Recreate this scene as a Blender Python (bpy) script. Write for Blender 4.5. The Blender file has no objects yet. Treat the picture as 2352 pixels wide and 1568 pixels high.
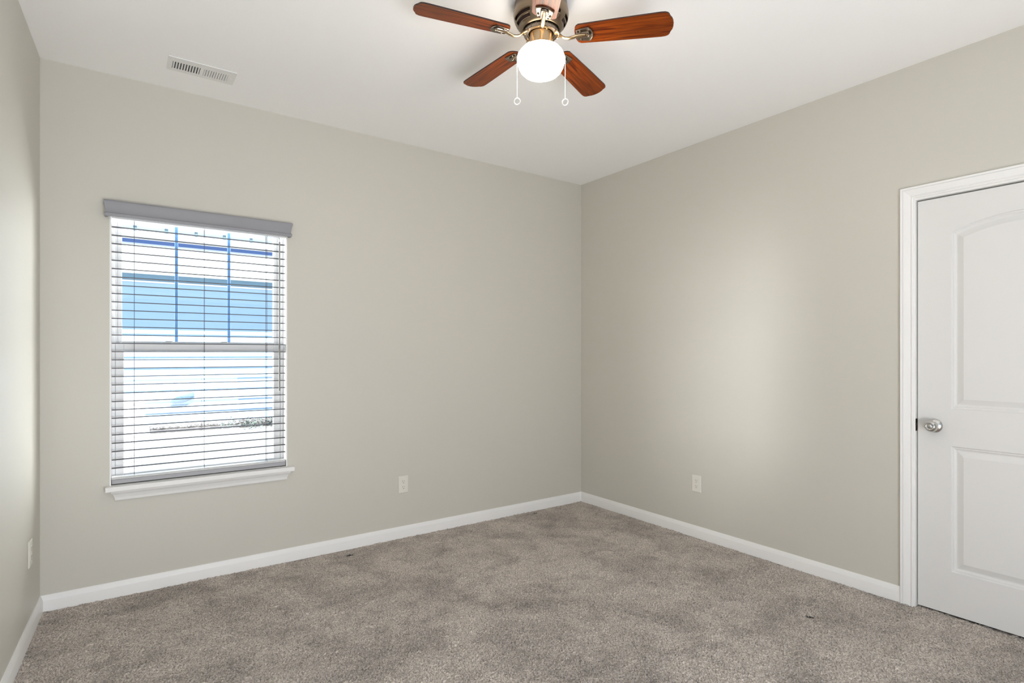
import bpy, bmesh, math, random
import numpy as np
from mathutils import Vector, Matrix

scene = bpy.context.scene
COL = scene.collection
PI = math.pi

# ------------------------------------------------------------------ camera
F_PX = 1279.15                      # focal length in pixels of a 2352 wide frame
YAW = 0.61793                       # camera heading, measured from +Y towards +X
CAM = (-3.2909, -3.5931, 1.2784)
cam_data = bpy.data.cameras.new('camera')
cam_data.sensor_fit = 'HORIZONTAL'
cam_data.sensor_width = 36.0
cam_data.lens = F_PX / 2352 * 36.0
cam_data.shift_y = 27.66 / 2352
cam_data.clip_start = 0.02
cam = bpy.data.objects.new('camera', cam_data)
cam.location = CAM
cam.rotation_euler = (PI / 2, 0, -YAW)
COL.objects.link(cam)
scene.camera = cam

# ------------------------------------------------------------------ sky, sun, added fill, exposure
world = bpy.data.worlds.new('sky')
scene.world = world
world.use_nodes = True
wb = world.node_tree.nodes['Background']
wb.inputs['Color'].default_value = (0.36, 0.66, 1.0, 1)
wb.inputs['Strength'].default_value = 1.0

sun_data = bpy.data.lights.new('sun', 'SUN')
sun_data.energy = 20.0
sun_data.angle = math.radians(0.6)
sun_data.color = (1.0, 0.97, 0.92)
sun = bpy.data.objects.new('sun', sun_data)
sun.rotation_euler = Vector((0.0, 0.43, -0.90)).to_track_quat('-Z', 'Y').to_euler()
COL.objects.link(sun)

def area(name, loc, direction, sx, sy, energy, color):
    d = bpy.data.lights.new(name, 'AREA')
    d.shape = 'RECTANGLE'; d.size = sx; d.size_y = sy
    d.energy = energy; d.color = color
    o = bpy.data.objects.new(name, d)
    o.location = loc
    o.rotation_euler = Vector(direction).to_track_quat('-Z', 'Y').to_euler()
    COL.objects.link(o)
    return o

# added fill light at an invented opening in the unseen front wall,
# tilted up to brighten the ceiling
area('front_fill', (-2.80, -4.80, 0.50), (-0.08, 0.84, 0.54), 1.8, 1.1, 82.0, (0.98, 0.972, 1.0))

def glow(name, direction, energy, angle, color):
    """broad soft sun lamp, added as a stand-in for bright sky"""
    d = bpy.data.lights.new(name, 'SUN')
    d.energy = energy; d.angle = math.radians(angle); d.color = color
    o = bpy.data.objects.new(name, d)
    o.rotation_euler = Vector(direction).to_track_quat('-Z', 'Y').to_euler()
    COL.objects.link(o)
    return o
glow('west_fill_glow', (2.88, -1.06, -0.02), 12.5, 28, (1.0, 1.0, 0.98))  # added to throw the soft patch onto the right wall
# panel added outside, right of the window, to brighten the left wall
area('right_fill_panel', (-1.45, 0.85, 1.30), (-1, -0.75, 0), 1.0, 2.4, 190.0, (1.0, 1.0, 1.0))

vs = scene.view_settings
vs.view_transform = 'Standard'
vs.look = 'None'
vs.gamma = 1.0
vs.use_curve_mapping = False
vs.exposure = -0.04
try:
    scene.cycles.max_bounces = 14
    scene.cycles.diffuse_bounces = 8
    scene.cycles.caustics_reflective = False
    scene.cycles.caustics_refractive = False
    scene.cycles.sample_clamp_indirect = 6.0
except Exception:
    pass

# ------------------------------------------------------------------ room numbers
W = 3.598          # back wall length (left corner at x = -W)
SK = 0.0439        # the left wall opens slightly outwards
H = 2.74
YF = -4.45         # front wall, behind the camera
def xl(y):         # left wall x at depth y
    return -W + SK * y

# ------------------------------------------------------------------ helpers
def bm_new():
    return bmesh.new()

def add_box(bm, lo, hi, bevel=0.0, segs=1):
    x0, y0, z0 = lo; x1, y1, z1 = hi
    vs_ = [bm.verts.new(p) for p in ((x0,y0,z0),(x1,y0,z0),(x1,y1,z0),(x0,y1,z0),(x0,y0,z1),(x1,y0,z1),(x1,y1,z1),(x0,y1,z1))]
    fs = [(0,3,2,1),(4,5,6,7),(0,1,5,4),(1,2,6,5),(2,3,7,6),(3,0,4,7)]
    faces = [bm.faces.new([vs_[i] for i in f]) for f in fs]
    if bevel > 0:
        edges = list({e for f in faces for e in f.edges})
        bmesh.ops.bevel(bm, geom=edges, offset=bevel, segments=segs, profile=0.6, affect='EDGES')
    return faces

def add_prism(bm, pts, depth):
    """pts: closed list of 3D points of one face; depth: extrusion vector"""
    d = Vector(depth)
    a = [bm.verts.new(p) for p in pts]
    b = [bm.verts.new(Vector(p) + d) for p in pts]
    n = len(pts)
    bm.faces.new(a[::-1]); bm.faces.new(b)
    for i in range(n):
        j = (i + 1) % n
        bm.faces.new((a[i], a[j], b[j], b[i]))

def add_lathe(bm, prof, c=(0, 0, 0), segs=48, axis='Z', skip=None):
    """prof: list of (r, h) ; skip(row, seg) True leaves the face out"""
    c = Vector(c)
    rings = []
    for r, h in prof:
        ring = []
        if r < 1e-6:
            p = {'Z': Vector((0, 0, h)), 'X': Vector((h, 0, 0)), 'Y': Vector((0, h, 0))}[axis]
            ring = [bm.verts.new(c + p)] * segs
        else:
            for k in range(segs):
                a = 2 * PI * k / segs
                u, v = r * math.cos(a), r * math.sin(a)
                p = {'Z': Vector((u, v, h)), 'X': Vector((h, u, v)), 'Y': Vector((v, h, u))}[axis]
                ring.append(bm.verts.new(c + p))
        rings.append(ring)
    for i in range(len(rings) - 1):
        for k in range(segs):
            if skip and skip(i, k):
                continue
            k2 = (k + 1) % segs
            q = [rings[i][k], rings[i][k2], rings[i + 1][k2], rings[i + 1][k]]
            u = []
            for v in q:
                if v not in u:
                    u.append(v)
            if len(u) >= 3:
                try:
                    bm.faces.new(u)
                except ValueError:
                    pass

def add_tube(bm, pts, r, segs=10, cap=True, flat=1.0):
    """round tube along a polyline; r may be a list; flat squeezes it along the local up"""
    P = [Vector(p) for p in pts]
    n = len(P)
    R = r if isinstance(r, (list, tuple)) else [r] * n
    rings = []
    prev = None
    for i in range(n):
        t = (P[min(i + 1, n - 1)] - P[max(i - 1, 0)]).normalized()
        if prev is None:
            up = Vector((0, 0, 1)) if abs(t.z) < 0.9 else Vector((1, 0, 0))
            s = t.cross(up).normalized()
        else:
            s = (prev - t * prev.dot(t)).normalized()
        prev = s
        u = s.cross(t)
        ring = []
        for k in range(segs):
            a = 2 * PI * k / segs
            ring.append(bm.verts.new(P[i] + s * (R[i] * math.cos(a)) + u * (R[i] * flat * math.sin(a))))
        rings.append(ring)
    for i in range(n - 1):
        for k in range(segs):
            k2 = (k + 1) % segs
            bm.faces.new((rings[i][k], rings[i][k2], rings[i + 1][k2], rings[i + 1][k]))
    if cap:
        bm.faces.new(rings[0][::-1]); bm.faces.new(rings[-1])

def add_ring(bm, c, R, r, nrm, segs=28, ts=8):
    c = Vector(c); n = Vector(nrm).normalized()
    a = n.orthogonal().normalized(); b = n.cross(a)
    rings = []
    for i in range(segs):
        t = 2 * PI * i / segs
        d = a * math.cos(t) + b * math.sin(t)
        rings.append([bm.verts.new(c + d * (R + r * math.cos(2*PI*k/ts)) + n * (r * math.sin(2*PI*k/ts))) for k in range(ts)])
    for i in range(segs):
        for k in range(ts):
            bm.faces.new((rings[i][k], rings[(i+1) % segs][k], rings[(i+1) % segs][(k+1) % ts], rings[i][(k+1) % ts]))

def add_sweep(bm, loops, closed_profile=True):
    """loops: list of profile loops (same point count) joined one after another"""
    V = [[bm.verts.new(p) for p in L] for L in loops]
    n = len(loops[0])
    for i in range(len(V) - 1):
        for k in range(n if closed_profile else n - 1):
            k2 = (k + 1) % n
            bm.faces.new((V[i][k], V[i][k2], V[i+1][k2], V[i+1][k]))
    if closed_profile:
        bm.faces.new(V[0][::-1]); bm.faces.new(V[-1])
    return V

def obj(name, bm, mat, parent=None, smooth=False, angle=40):
    bmesh.ops.recalc_face_normals(bm, faces=bm.faces)
    me = bpy.data.meshes.new(name)
    bm.to_mesh(me); bm.free()
    if mat is not None:
        me.materials.append(mat)
    if smooth:
        for p in me.polygons:
            p.use_smooth = True
        try:
            me.set_sharp_from_angle(angle=math.radians(angle))
        except Exception:
            pass
    o = bpy.data.objects.new(name, me)
    COL.objects.link(o)
    if parent is not None:
        o.parent = parent
    return o

def shift(bm, v):
    """meshes are laid out in room coordinates, then moved to the root's own origin"""
    bmesh.ops.translate(bm, vec=-Vector(v), verts=bm.verts)
    return bm

def empty(name, loc):
    o = bpy.data.objects.new(name, None)
    o.empty_display_size = 0.05
    o.location = loc
    COL.objects.link(o)
    return o

def tag(o, label=None, cat=None, group=None, kind=None):
    if label: o['label'] = label
    if cat: o['category'] = cat
    if group: o['group'] = group
    if kind: o['kind'] = kind
    return o

def copy_tree(o, parent=None):
    c = o.copy(); COL.objects.link(c)
    if parent is not None: c.parent = parent
    for ch in list(o.children):
        copy_tree(ch, c)
    return c

# ------------------------------------------------------------------ materials
def mat(name, color, rough=0.5, metal=0.0, spec=0.5):
    m = bpy.data.materials.new(name)
    m.use_nodes = True
    b = m.node_tree.nodes['Principled BSDF']
    b.inputs['Base Color'].default_value = (*color, 1)
    b.inputs['Roughness'].default_value = rough
    b.inputs['Metallic'].default_value = metal
    b.inputs['Specular IOR Level'].default_value = spec
    return m

def nodes(m):
    return m.node_tree.nodes, m.node_tree.links, m.node_tree.nodes['Principled BSDF']

def add_bump(m, scale, strength, dist=0.002, detail=4, kind='noise', coord='Object'):
    N, L, b = nodes(m)
    tc = N.new('ShaderNodeTexCoord')
    t = N.new('ShaderNodeTexNoise')
    t.inputs['Scale'].default_value = scale
    t.inputs['Detail'].default_value = detail
    L.new(tc.outputs[coord], t.inputs['Vector'])
    bp = N.new('ShaderNodeBump')
    bp.inputs['Strength'].default_value = strength
    bp.inputs['Distance'].default_value = dist
    L.new(t.outputs['Fac'], bp.inputs['Height'])
    L.new(bp.outputs['Normal'], b.inputs['Normal'])
    return t

def vary(m, c1, c2, scale, detail=3, lo=0.35, hi=0.65):
    N, L, b = nodes(m)
    tc = N.new('ShaderNodeTexCoord')
    t = N.new('ShaderNodeTexNoise')
    t.inputs['Scale'].default_value = scale
    t.inputs['Detail'].default_value = detail
    L.new(tc.outputs['Object'], t.inputs['Vector'])
    r = N.new('ShaderNodeValToRGB')
    r.color_ramp.elements[0].position = lo; r.color_ramp.elements[0].color = (*c1, 1)
    r.color_ramp.elements[1].position = hi; r.color_ramp.elements[1].color = (*c2, 1)
    L.new(t.outputs['Fac'], r.inputs['Fac'])
    L.new(r.outputs['Color'], b.inputs['Base Color'])

M = {}
M['wall'] = mat('greige_paint', (0.595, 0.575, 0.515), 0.45, spec=0.5)
add_bump(M['wall'], 260, 0.12, 0.001)
M['ceiling'] = mat('ceiling_paint', (0.94, 0.94, 0.94), 0.9, spec=0.2)
add_bump(M['ceiling'], 90, 0.25, 0.002, 5)
M['trim'] = mat('white_trim_paint', (0.85, 0.845, 0.83), 0.4)
M['door'] = mat('white_door_paint', (0.73, 0.725, 0.71), 0.45)
M['vinyl'] = mat('white_vinyl', (0.82, 0.82, 0.82), 0.35)
M['muntin'] = mat('shade_tinted_grille', (0.20, 0.45, 0.90), 0.4)  # white bars, their backlit blue shade put into the colour
M['blind_grey'] = mat('grey_blind_wood', (0.27, 0.27, 0.29), 0.5)
M['blind_light'] = mat('light_grey_blind_wood', (0.36, 0.36, 0.38), 0.45)
M['slat'] = mat('backlit_dark_slat', (0.05, 0.05, 0.055), 0.5)  # white slats painted near black to look backlit
M['headrail'] = mat('white_headrail', (0.8, 0.8, 0.8), 0.4)
M['cord'] = mat('cord_grey', (0.10, 0.10, 0.12), 0.8)
M['wand'] = mat('wand_grey', (0.22, 0.22, 0.22), 0.35)
M['plate'] = mat('outlet_plastic', (0.74, 0.72, 0.65), 0.35)
M['slot'] = mat('dark_slot', (0.06, 0.055, 0.05), 0.7)
M['nickel'] = mat('satin_nickel', (0.62, 0.61, 0.59), 0.22, 1.0)
M['dark_metal'] = mat('dark_latch_metal', (0.08, 0.075, 0.07), 0.4, 0.8)
M['vent'] = mat('white_vent_steel', (0.80, 0.80, 0.79), 0.4)
M['duct'] = mat('dark_duct', (0.10, 0.10, 0.10), 0.8)
M['bronze'] = mat('brushed_bronze', (0.25, 0.195, 0.135), 0.33, 1.0)
M['brass'] = mat('satin_brass', (0.55, 0.40, 0.24), 0.28, 1.0)
M['iron'] = mat('antique_pewter', (0.30, 0.25, 0.20), 0.25, 1.0)
M['chain'] = mat('white_chain', (0.85, 0.85, 0.84), 0.3)
M['liner'] = mat('motor_dark', (0.035, 0.018, 0.012), 0.6)

# globe: a lamp, so it gives off light
m = bpy.data.materials.new('lit_opal_glass'); m.use_nodes = True
b = m.node_tree.nodes['Principled BSDF']
b.inputs['Base Color'].default_value = (0.9, 0.88, 0.84, 1)
b.inputs['Emission Color'].default_value = (1.0, 0.89, 0.74, 1)
GLOBE_TOP, GLOBE_BOTTOM = 10.0, 66.0
# the bulb sits low in the bowl, so the glass is brightest underneath
N, L = m.node_tree.nodes, m.node_tree.links
ge = N.new('ShaderNodeNewGeometry'); sp = N.new('ShaderNodeSeparateXYZ'); mr = N.new('ShaderNodeMapRange')
mr.interpolation_type = 'SMOOTHSTEP'
mr.inputs['From Min'].default_value = 0.20; mr.inputs['From Max'].default_value = -0.75
mr.inputs['To Min'].default_value = GLOBE_TOP; mr.inputs['To Max'].default_value = GLOBE_BOTTOM
L.new(ge.outputs['Normal'], sp.inputs['Vector']); L.new(sp.outputs['Z'], mr.inputs['Value']); L.new(mr.outputs['Result'], b.inputs['Emission Strength'])
M['globe'] = m

# blade wood
m = mat('cherry_wood', (0.22, 0.05, 0.006), 0.36, spec=0.22)
N, L, b = nodes(m)
tc = N.new('ShaderNodeTexCoord')
mp = N.new('ShaderNodeMapping'); mp.inputs['Scale'].default_value = (1.6, 26, 26)
L.new(tc.outputs['Object'], mp.inputs['Vector'])
t = N.new('ShaderNodeTexNoise'); t.inputs['Scale'].default_value = 3.0; t.inputs['Detail'].default_value = 6; t.inputs['Distortion'].default_value = 1.2
L.new(mp.outputs['Vector'], t.inputs['Vector'])
r = N.new('ShaderNodeValToRGB')
r.color_ramp.elements[0].position = 0.30; r.color_ramp.elements[0].color = (0.055, 0.006, 0.0008, 1)
r.color_ramp.elements[1].position = 0.72; r.color_ramp.elements[1].color = (0.31, 0.062, 0.004, 1)
L.new(t.outputs['Fac'], r.inputs['Fac']); L.new(r.outputs['Color'], b.inputs['Base Color'])
M['wood'] = m
M['blade_edge'] = mat('blade_edge', (0.03, 0.012, 0.008), 0.5)

# window glass
m = bpy.data.materials.new('clear_glass'); m.use_nodes = True
N, L = m.node_tree.nodes, m.node_tree.links
for n in list(N):
    if n.type != 'OUTPUT_MATERIAL': N.remove(n)
out = [n for n in N if n.type == 'OUTPUT_MATERIAL'][0]
tr = N.new('ShaderNodeBsdfTransparent'); tr.inputs['Color'].default_value = (0.97, 0.985, 0.98, 1)
gl = N.new('ShaderNodeBsdfGlossy'); gl.inputs['Roughness'].default_value = 0.02
fr = N.new('ShaderNodeLayerWeight'); fr.inputs['Blend'].default_value = 0.5
pw = N.new('ShaderNodeMath'); pw.operation = 'POWER'; pw.inputs[1].default_value = 5.0
sc_ = N.new('ShaderNodeMath'); sc_.operation = 'MULTIPLY_ADD'; sc_.inputs[1].default_value = 0.95; sc_.inputs[2].default_value = 0.02
L.new(fr.outputs['Facing'], pw.inputs[0]); L.new(pw.outputs[0], sc_.inputs[0])
mx = N.new('ShaderNodeMixShader')
L.new(sc_.outputs[0], mx.inputs['Fac']); L.new(tr.outputs['BSDF'], mx.inputs[1]); L.new(gl.outputs['BSDF'], mx.inputs[2])
L.new(mx.outputs['Shader'], out.inputs['Surface'])
M['glass'] = m

# carpet
m = mat('taupe_carpet', (0.3, 0.27, 0.24), 0.95, spec=0.1)
N, L, b = nodes(m)
tc = N.new('ShaderNodeTexCoord')
def noise(scale, detail=2, rough=0.5, dist=0.0):
    t = N.new('ShaderNodeTexNoise'); t.inputs['Scale'].default_value = scale
    t.inputs['Detail'].default_value = detail; t.inputs['Roughness'].default_value = rough
    t.inputs['Distortion'].default_value = dist
    L.new(tc.outputs['Object'], t.inputs['Vector']); return t
def ramp(src, p0, c0, p1, c1):
    r = N.new('ShaderNodeValToRGB')
    r.color_ramp.elements[0].position = p0; r.color_ramp.elements[0].color = (c0, c0, c0, 1)
    r.color_ramp.elements[1].position = p1; r.color_ramp.elements[1].color = (c1, c1, c1, 1)
    L.new(src.outputs['Fac'], r.inputs['Fac']); return r
def mult(a, b_):
    x = N.new('ShaderNodeMix'); x.data_type = 'RGBA'; x.blend_type = 'MULTIPLY'
    x.inputs['Factor'].default_value = 1.0
    L.new(a, x.inputs[6]); L.new(b_, x.inputs[7]); return x.outputs[2]
base = N.new('ShaderNodeRGB'); base.outputs[0].default_value = (0.63, 0.56, 0.495, 1)
fine = ramp(noise(150, 3, 0.75), 0.35, 0.34, 0.61, 1.20)      # yarn flecks, with shade in the pile gaps painted in
lay = ramp(noise(2.6, 5, 0.62, 0.6), 0.34, 0.70, 0.56, 1.04)  # brushed and trodden pile
lay2 = ramp(noise(9, 4, 0.6, 0.4), 0.36, 0.84, 0.52, 1.03)
c = mult(mult(mult(base.outputs[0], fine.outputs['Color']), lay.outputs['Color']), lay2.outputs['Color'])
# shade of three small dents, painted as dark spots in the colour
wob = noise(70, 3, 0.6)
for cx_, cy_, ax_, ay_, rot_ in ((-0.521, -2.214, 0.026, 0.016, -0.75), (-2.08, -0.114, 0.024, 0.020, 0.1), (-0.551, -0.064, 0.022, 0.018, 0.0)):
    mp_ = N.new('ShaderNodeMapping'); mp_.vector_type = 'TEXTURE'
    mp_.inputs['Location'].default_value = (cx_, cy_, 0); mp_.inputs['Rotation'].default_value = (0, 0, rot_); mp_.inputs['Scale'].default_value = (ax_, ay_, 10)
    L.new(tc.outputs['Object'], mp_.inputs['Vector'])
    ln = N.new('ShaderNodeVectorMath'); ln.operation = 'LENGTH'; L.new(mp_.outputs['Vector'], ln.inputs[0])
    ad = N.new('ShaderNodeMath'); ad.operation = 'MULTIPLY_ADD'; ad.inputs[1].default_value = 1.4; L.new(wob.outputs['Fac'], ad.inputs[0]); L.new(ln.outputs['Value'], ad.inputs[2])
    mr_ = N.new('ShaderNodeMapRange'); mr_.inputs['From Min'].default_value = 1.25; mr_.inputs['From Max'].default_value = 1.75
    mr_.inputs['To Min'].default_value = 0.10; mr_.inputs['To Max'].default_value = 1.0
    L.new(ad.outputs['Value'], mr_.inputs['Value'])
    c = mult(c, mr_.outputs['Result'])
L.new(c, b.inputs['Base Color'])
bt = noise(150, 4, 0.7)
bp = N.new('ShaderNodeBump'); bp.inputs['Strength'].default_value = 0.9; bp.inputs['Distance'].default_value = 0.006
L.new(bt.outputs['Fac'], bp.inputs['Height']); L.new(bp.outputs['Normal'], b.inputs['Normal'])
b.inputs['Sheen Weight'].default_value = 0.25
b.inputs['Sheen Roughness'].default_value = 0.6
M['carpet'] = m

# outdoors
M['siding'] = mat('shade_tinted_siding', (0.45, 0.61, 0.82), 0.6)  # white siding; blue of the sky-lit shade put into the colour
M['ext_white'] = mat('white_exterior_trim', (0.88, 0.88, 0.88), 0.5)
M['ext_shadow_blue'] = mat('gutter_shadow_blue', (0.10, 0.17, 0.40), 0.6)  # painted shadow line below the gutter
M['ext_shade_teal'] = mat('eave_shade_teal', (0.17, 0.28, 0.38), 0.6)  # shade at the top of the wall painted as teal
M['bracket'] = mat('bracket_shade_blue', (0.20, 0.30, 0.36), 0.6)  # blue-grey paints in the shade on the eave pieces
M['shingle'] = mat('grey_shingles', (0.55, 0.55, 0.56), 0.9)
M['concrete'] = mat('pale_concrete', (0.75, 0.75, 0.74), 0.9)
vary(M['concrete'], (0.29, 0.29, 0.285), (0.33, 0.33, 0.325), 6)
M['mulch'] = mat('mulch', (0.12, 0.09, 0.07), 0.95)
vary(M['mulch'], (0.045, 0.038, 0.036), (0.15, 0.14, 0.14), 18, 6)
M['shrub'] = mat('shrub_leaves', (0.06, 0.09, 0.05), 0.8)
vary(M['shrub'], (0.06, 0.085, 0.065), (0.17, 0.20, 0.19), 30, 4)
M['ac'] = mat('light_grey_unit', (0.70, 0.70, 0.72), 0.5)
M['ac_dark'] = mat('unit_louver_dark', (0.28, 0.22, 0.24), 0.6)
M['blob_blue'] = mat('plain_blue', (0.07, 0.15, 0.26), 0.5)

# ================================================================== ROOM SHELL
def struct(name, bm, mt, label=None, cat=None, **kw):
    o = obj(name, bm, mt, None, **kw)
    tag(o, label, cat, kind='structure')
    return o

T = 0.16
# window opening in the back wall
WX0, WX1, WZ0, WZ1 = -3.319, -2.433, 0.566, 2.076
bm = bm_new()
def wall_with_holes_y(bm, x0, x1, z0, z1, holes, y0, y1):
    xs = sorted({x0, x1, *[h[0] for h in holes], *[h[1] for h in holes]})
    zs = sorted({z0, z1, *[h[2] for h in holes], *[h[3] for h in holes]})
    for i in range(len(xs) - 1):
        for j in range(len(zs) - 1):
            cx, cz = (xs[i] + xs[i+1]) / 2, (zs[j] + zs[j+1]) / 2
            if any(h[0] < cx < h[1] and h[2] < cz < h[3] for h in holes):
                continue
            add_box(bm, (xs[i], y0, zs[j]), (xs[i+1], y1, zs[j+1]))
    bmesh.ops.remove_doubles(bm, verts=bm.verts, dist=1e-5)
    # drop the doubled faces between neighbouring cells
    seen = {}
    for f in list(bm.faces):
        k = tuple(sorted(v.index for v in f.verts)) if False else tuple(sorted((round(f.calc_center_median().x, 4), round(f.calc_center_median().y, 4), round(f.calc_center_median().z, 4))))
        k = (round(f.calc_center_median().x, 4), round(f.calc_center_median().y, 4), round(f.calc_center_median().z, 4))
        seen.setdefault(k, []).append(f)
    dead = [f for fs in seen.values() if len(fs) > 1 for f in fs]
    bmesh.ops.delete(bm, geom=dead, context='FACES')
wall_with_holes_y(bm, -W - 0.16, 0.16, 0, H, [(WX0, WX1, WZ0, WZ1)], 0.0, T)
struct('wall_back', bm, M['wall'], 'greige painted back wall with the window', 'wall')

# right wall with the door opening
DY0, DY1, DZ1 = -3.306, -2.4815, 2.052      # rough opening seen between the jambs
def to_right(bm):
    # built along X in the y-plane, then turned: (x, y, z) -> (y, x, z)
    for v in bm.verts:
        v.co = Vector((v.co.y, v.co.x, v.co.z))
bm = bm_new()
wall_with_holes_y(bm, YF, 0.0, 0, H, [(DY0 - 0.02, DY1 + 0.02, -0.01, DZ1 + 0.02)], 0.0, 0.12)
to_right(bm)
struct('wall_right', bm, M['wall'], 'greige painted right wall with the white door', 'wall')

# left wall
bm = bm_new()
add_prism(bm, [(xl(0), 0, 0), (xl(YF), YF, 0), (xl(YF) - T, YF, 0), (xl(0) - T, 0, 0)], (0, 0, H))
struct('wall_left', bm, M['wall'], 'greige painted left wall seen at a sharp angle', 'wall')

# front wall behind the camera, with an opening invented for the fill light
bm = bm_new()
wall_with_holes_y(bm, xl(YF) - T, 0.12, 0, H, [(-3.65, -1.25, 0.06, 2.4)], YF - T, YF)
struct('wall_front', bm, M['wall'], 'greige painted front wall behind the viewpoint', 'wall')

# unseen box added behind the door to stop light leaking under it
bm = bm_new()
add_box(bm, (0.12, -3.55, -0.20), (0.95, -2.25, -0.004)); add_box(bm, (0.12, -3.55, H), (0.95, -2.25, H + 0.1))
add_box(bm, (0.95, -3.65, -0.20), (1.05, -2.15, H + 0.1)); add_box(bm, (0.12, -3.65, -0.20), (0.95, -3.55, H + 0.1)); add_box(bm, (0.12, -2.25, -0.20), (0.95, -2.15, H + 0.1))
struct('door_leak_blocker', bm, M['wall'], 'added box hidden behind the door against light leaks', 'wall')

# ceiling
bm = bm_new()
add_box(bm, (xl(YF) - T, YF - T, H), (0.16, T, H + 0.15))
struct('ceiling', bm, M['ceiling'], 'flat white ceiling', 'ceiling')

# floor: carpet with a real uneven pile
rng = np.random.default_rng(4)
def grid_noise(nx, ny, step):
    g = rng.random((ny // step + 3, nx // step + 3))
    yi = np.arange(ny) / step; xi = np.arange(nx) / step
    y0 = yi.astype(int); x0 = xi.astype(int)
    fy = (yi - y0)[:, None]; fx = (xi - x0)[None, :]
    fy = fy * fy * (3 - 2 * fy); fx = fx * fx * (3 - 2 * fx)
    a = g[y0][:, x0]; b_ = g[y0][:, x0 + 1]; c_ = g[y0 + 1][:, x0]; d_ = g[y0 + 1][:, x0 + 1]
    return (a * (1 - fx) + b_ * fx) * (1 - fy) + (c_ * (1 - fx) + d_ * fx) * fy
step = 0.0055
x0f, x1f, y0f, y1f = -3.80, 0.03, -3.70, 0.0
nx = int((x1f - x0f) / step) + 1; ny = int((y1f - y0f) / step) + 1
X = np.linspace(x0f, x1f, nx); Y = np.linspace(y0f, y1f, ny)
Z = -0.010 + 0.0085 * rng.random((ny, nx)) + 0.004 * grid_noise(nx, ny, 3) + 0.004 * grid_noise(nx, ny, 14) + 0.003 * grid_noise(nx, ny, 60)
XX, YY = np.meshgrid(X, Y)
XX = XX + (rng.random(XX.shape) - 0.5) * step * 0.6
YY = YY + (rng.random(YY.shape) - 0.5) * step * 0.6
def dent(cx, cy, ax, ay, rot, depth):
    u = (XX - cx) * math.cos(rot) + (YY - cy) * math.sin(rot)
    v = -(XX - cx) * math.sin(rot) + (YY - cy) * math.cos(rot)
    return depth * np.exp(-((u / ax) ** 2 + (v / ay) ** 2))
for a in ((-0.521, -2.214, 0.040, 0.016, -0.75, 0.007), (-0.50, -2.235, 0.10, 0.06, -0.75, 0.010), (-2.08, -0.114, 0.030, 0.016, 0.1, 0.006), (-0.551, -0.064, 0.026, 0.014, 0, 0.006)):
    Z -= dent(*a)
Z = np.where(YY > -0.006, np.minimum(Z, -0.004), Z)
verts = np.stack([XX, YY, Z], -1).reshape(-1, 3).astype(np.float32)
idx = np.arange(nx * ny).reshape(ny, nx)
quads = np.stack([idx[:-1, :-1], idx[:-1, 1:], idx[1:, 1:], idx[1:, :-1]], -1).reshape(-1, 4)
me = bpy.data.meshes.new('floor')
me.vertices.add(len(verts)); me.vertices.foreach_set('co', verts.ravel())
me.loops.add(quads.size); me.loops.foreach_set('vertex_index', quads.ravel().astype(np.int32))
me.polygons.add(len(quads)); me.polygons.foreach_set('loop_start', (np.arange(len(quads)) * 4).astype(np.int32))
try:
    me.polygons.foreach_set('loop_total', np.full(len(quads), 4, np.int32))
except Exception:
    pass
me.polygons.foreach_set('use_smooth', np.zeros(len(quads), bool))
me.update(calc_edges=True); me.validate()
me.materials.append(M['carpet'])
fl = bpy.data.objects.new('floor', me); COL.objects.link(fl)
tag(fl, 'taupe cut pile carpet with footprints and small dents with painted shade', 'carpet', kind='structure')
bm = bm_new()
add_box(bm, (xl(YF) - T, YF - T, -0.20), (0.12, T, -0.125))
add_box(bm, (0.0005, DY0, -0.125), (0.12, DY1, -0.004))
add_box(bm, (xl(YF), YF, -0.125), (0.0, -3.70, -0.004))
struct('floor_base', bm, M['carpet'], 'carpeted floor slab beyond the visible carpet', 'floor')

# ------------------------------------------------------------------ baseboards
BB = 0.0813
bprof = [(0, 0), (0.013, 0), (0.013, 0.054), (0.012, 0.060), (0.009, 0.066), (0.0085, 0.071), (0.005, 0.078), (0.004, BB), (0, BB)]
def baseboard(name, p0, p1, n, m0, m1, label):
    """p0, p1 wall line ends; n inward normal; m0/m1 how far each end shifts along the wall per unit of depth (mitre)"""
    p0, p1, n = Vector(p0), Vector(p1), Vector(n)
    d = (p1 - p0).normalized()
    bm = bm_new()
    add_sweep(bm, [[p0 + n * a + d * (a * m0) + Vector((0, 0, z)) for a, z in bprof], [p1 + n * a - d * (a * m1) + Vector((0, 0, z)) for a, z in bprof]])
    return struct(name, bm, M['trim'], label, 'baseboard', smooth=True, angle=25)
baseboard('baseboard_back', (-W, 0, 0), (0, 0, 0), (0, -1, 0), 1, 1, 'white baseboard along the window wall')
baseboard('baseboard_right', (0, 0, 0), (0, -2.4185, 0), (-1, 0, 0), 1, 0, 'white baseboard between the far corner and the door')
ld = Vector((-SK, -1, 0)).normalized()
baseboard('baseboard_left', (-W, 0, 0), (xl(YF), YF, 0), (-ld.y, ld.x, 0), 1, 0, 'white baseboard along the left wall')

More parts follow.
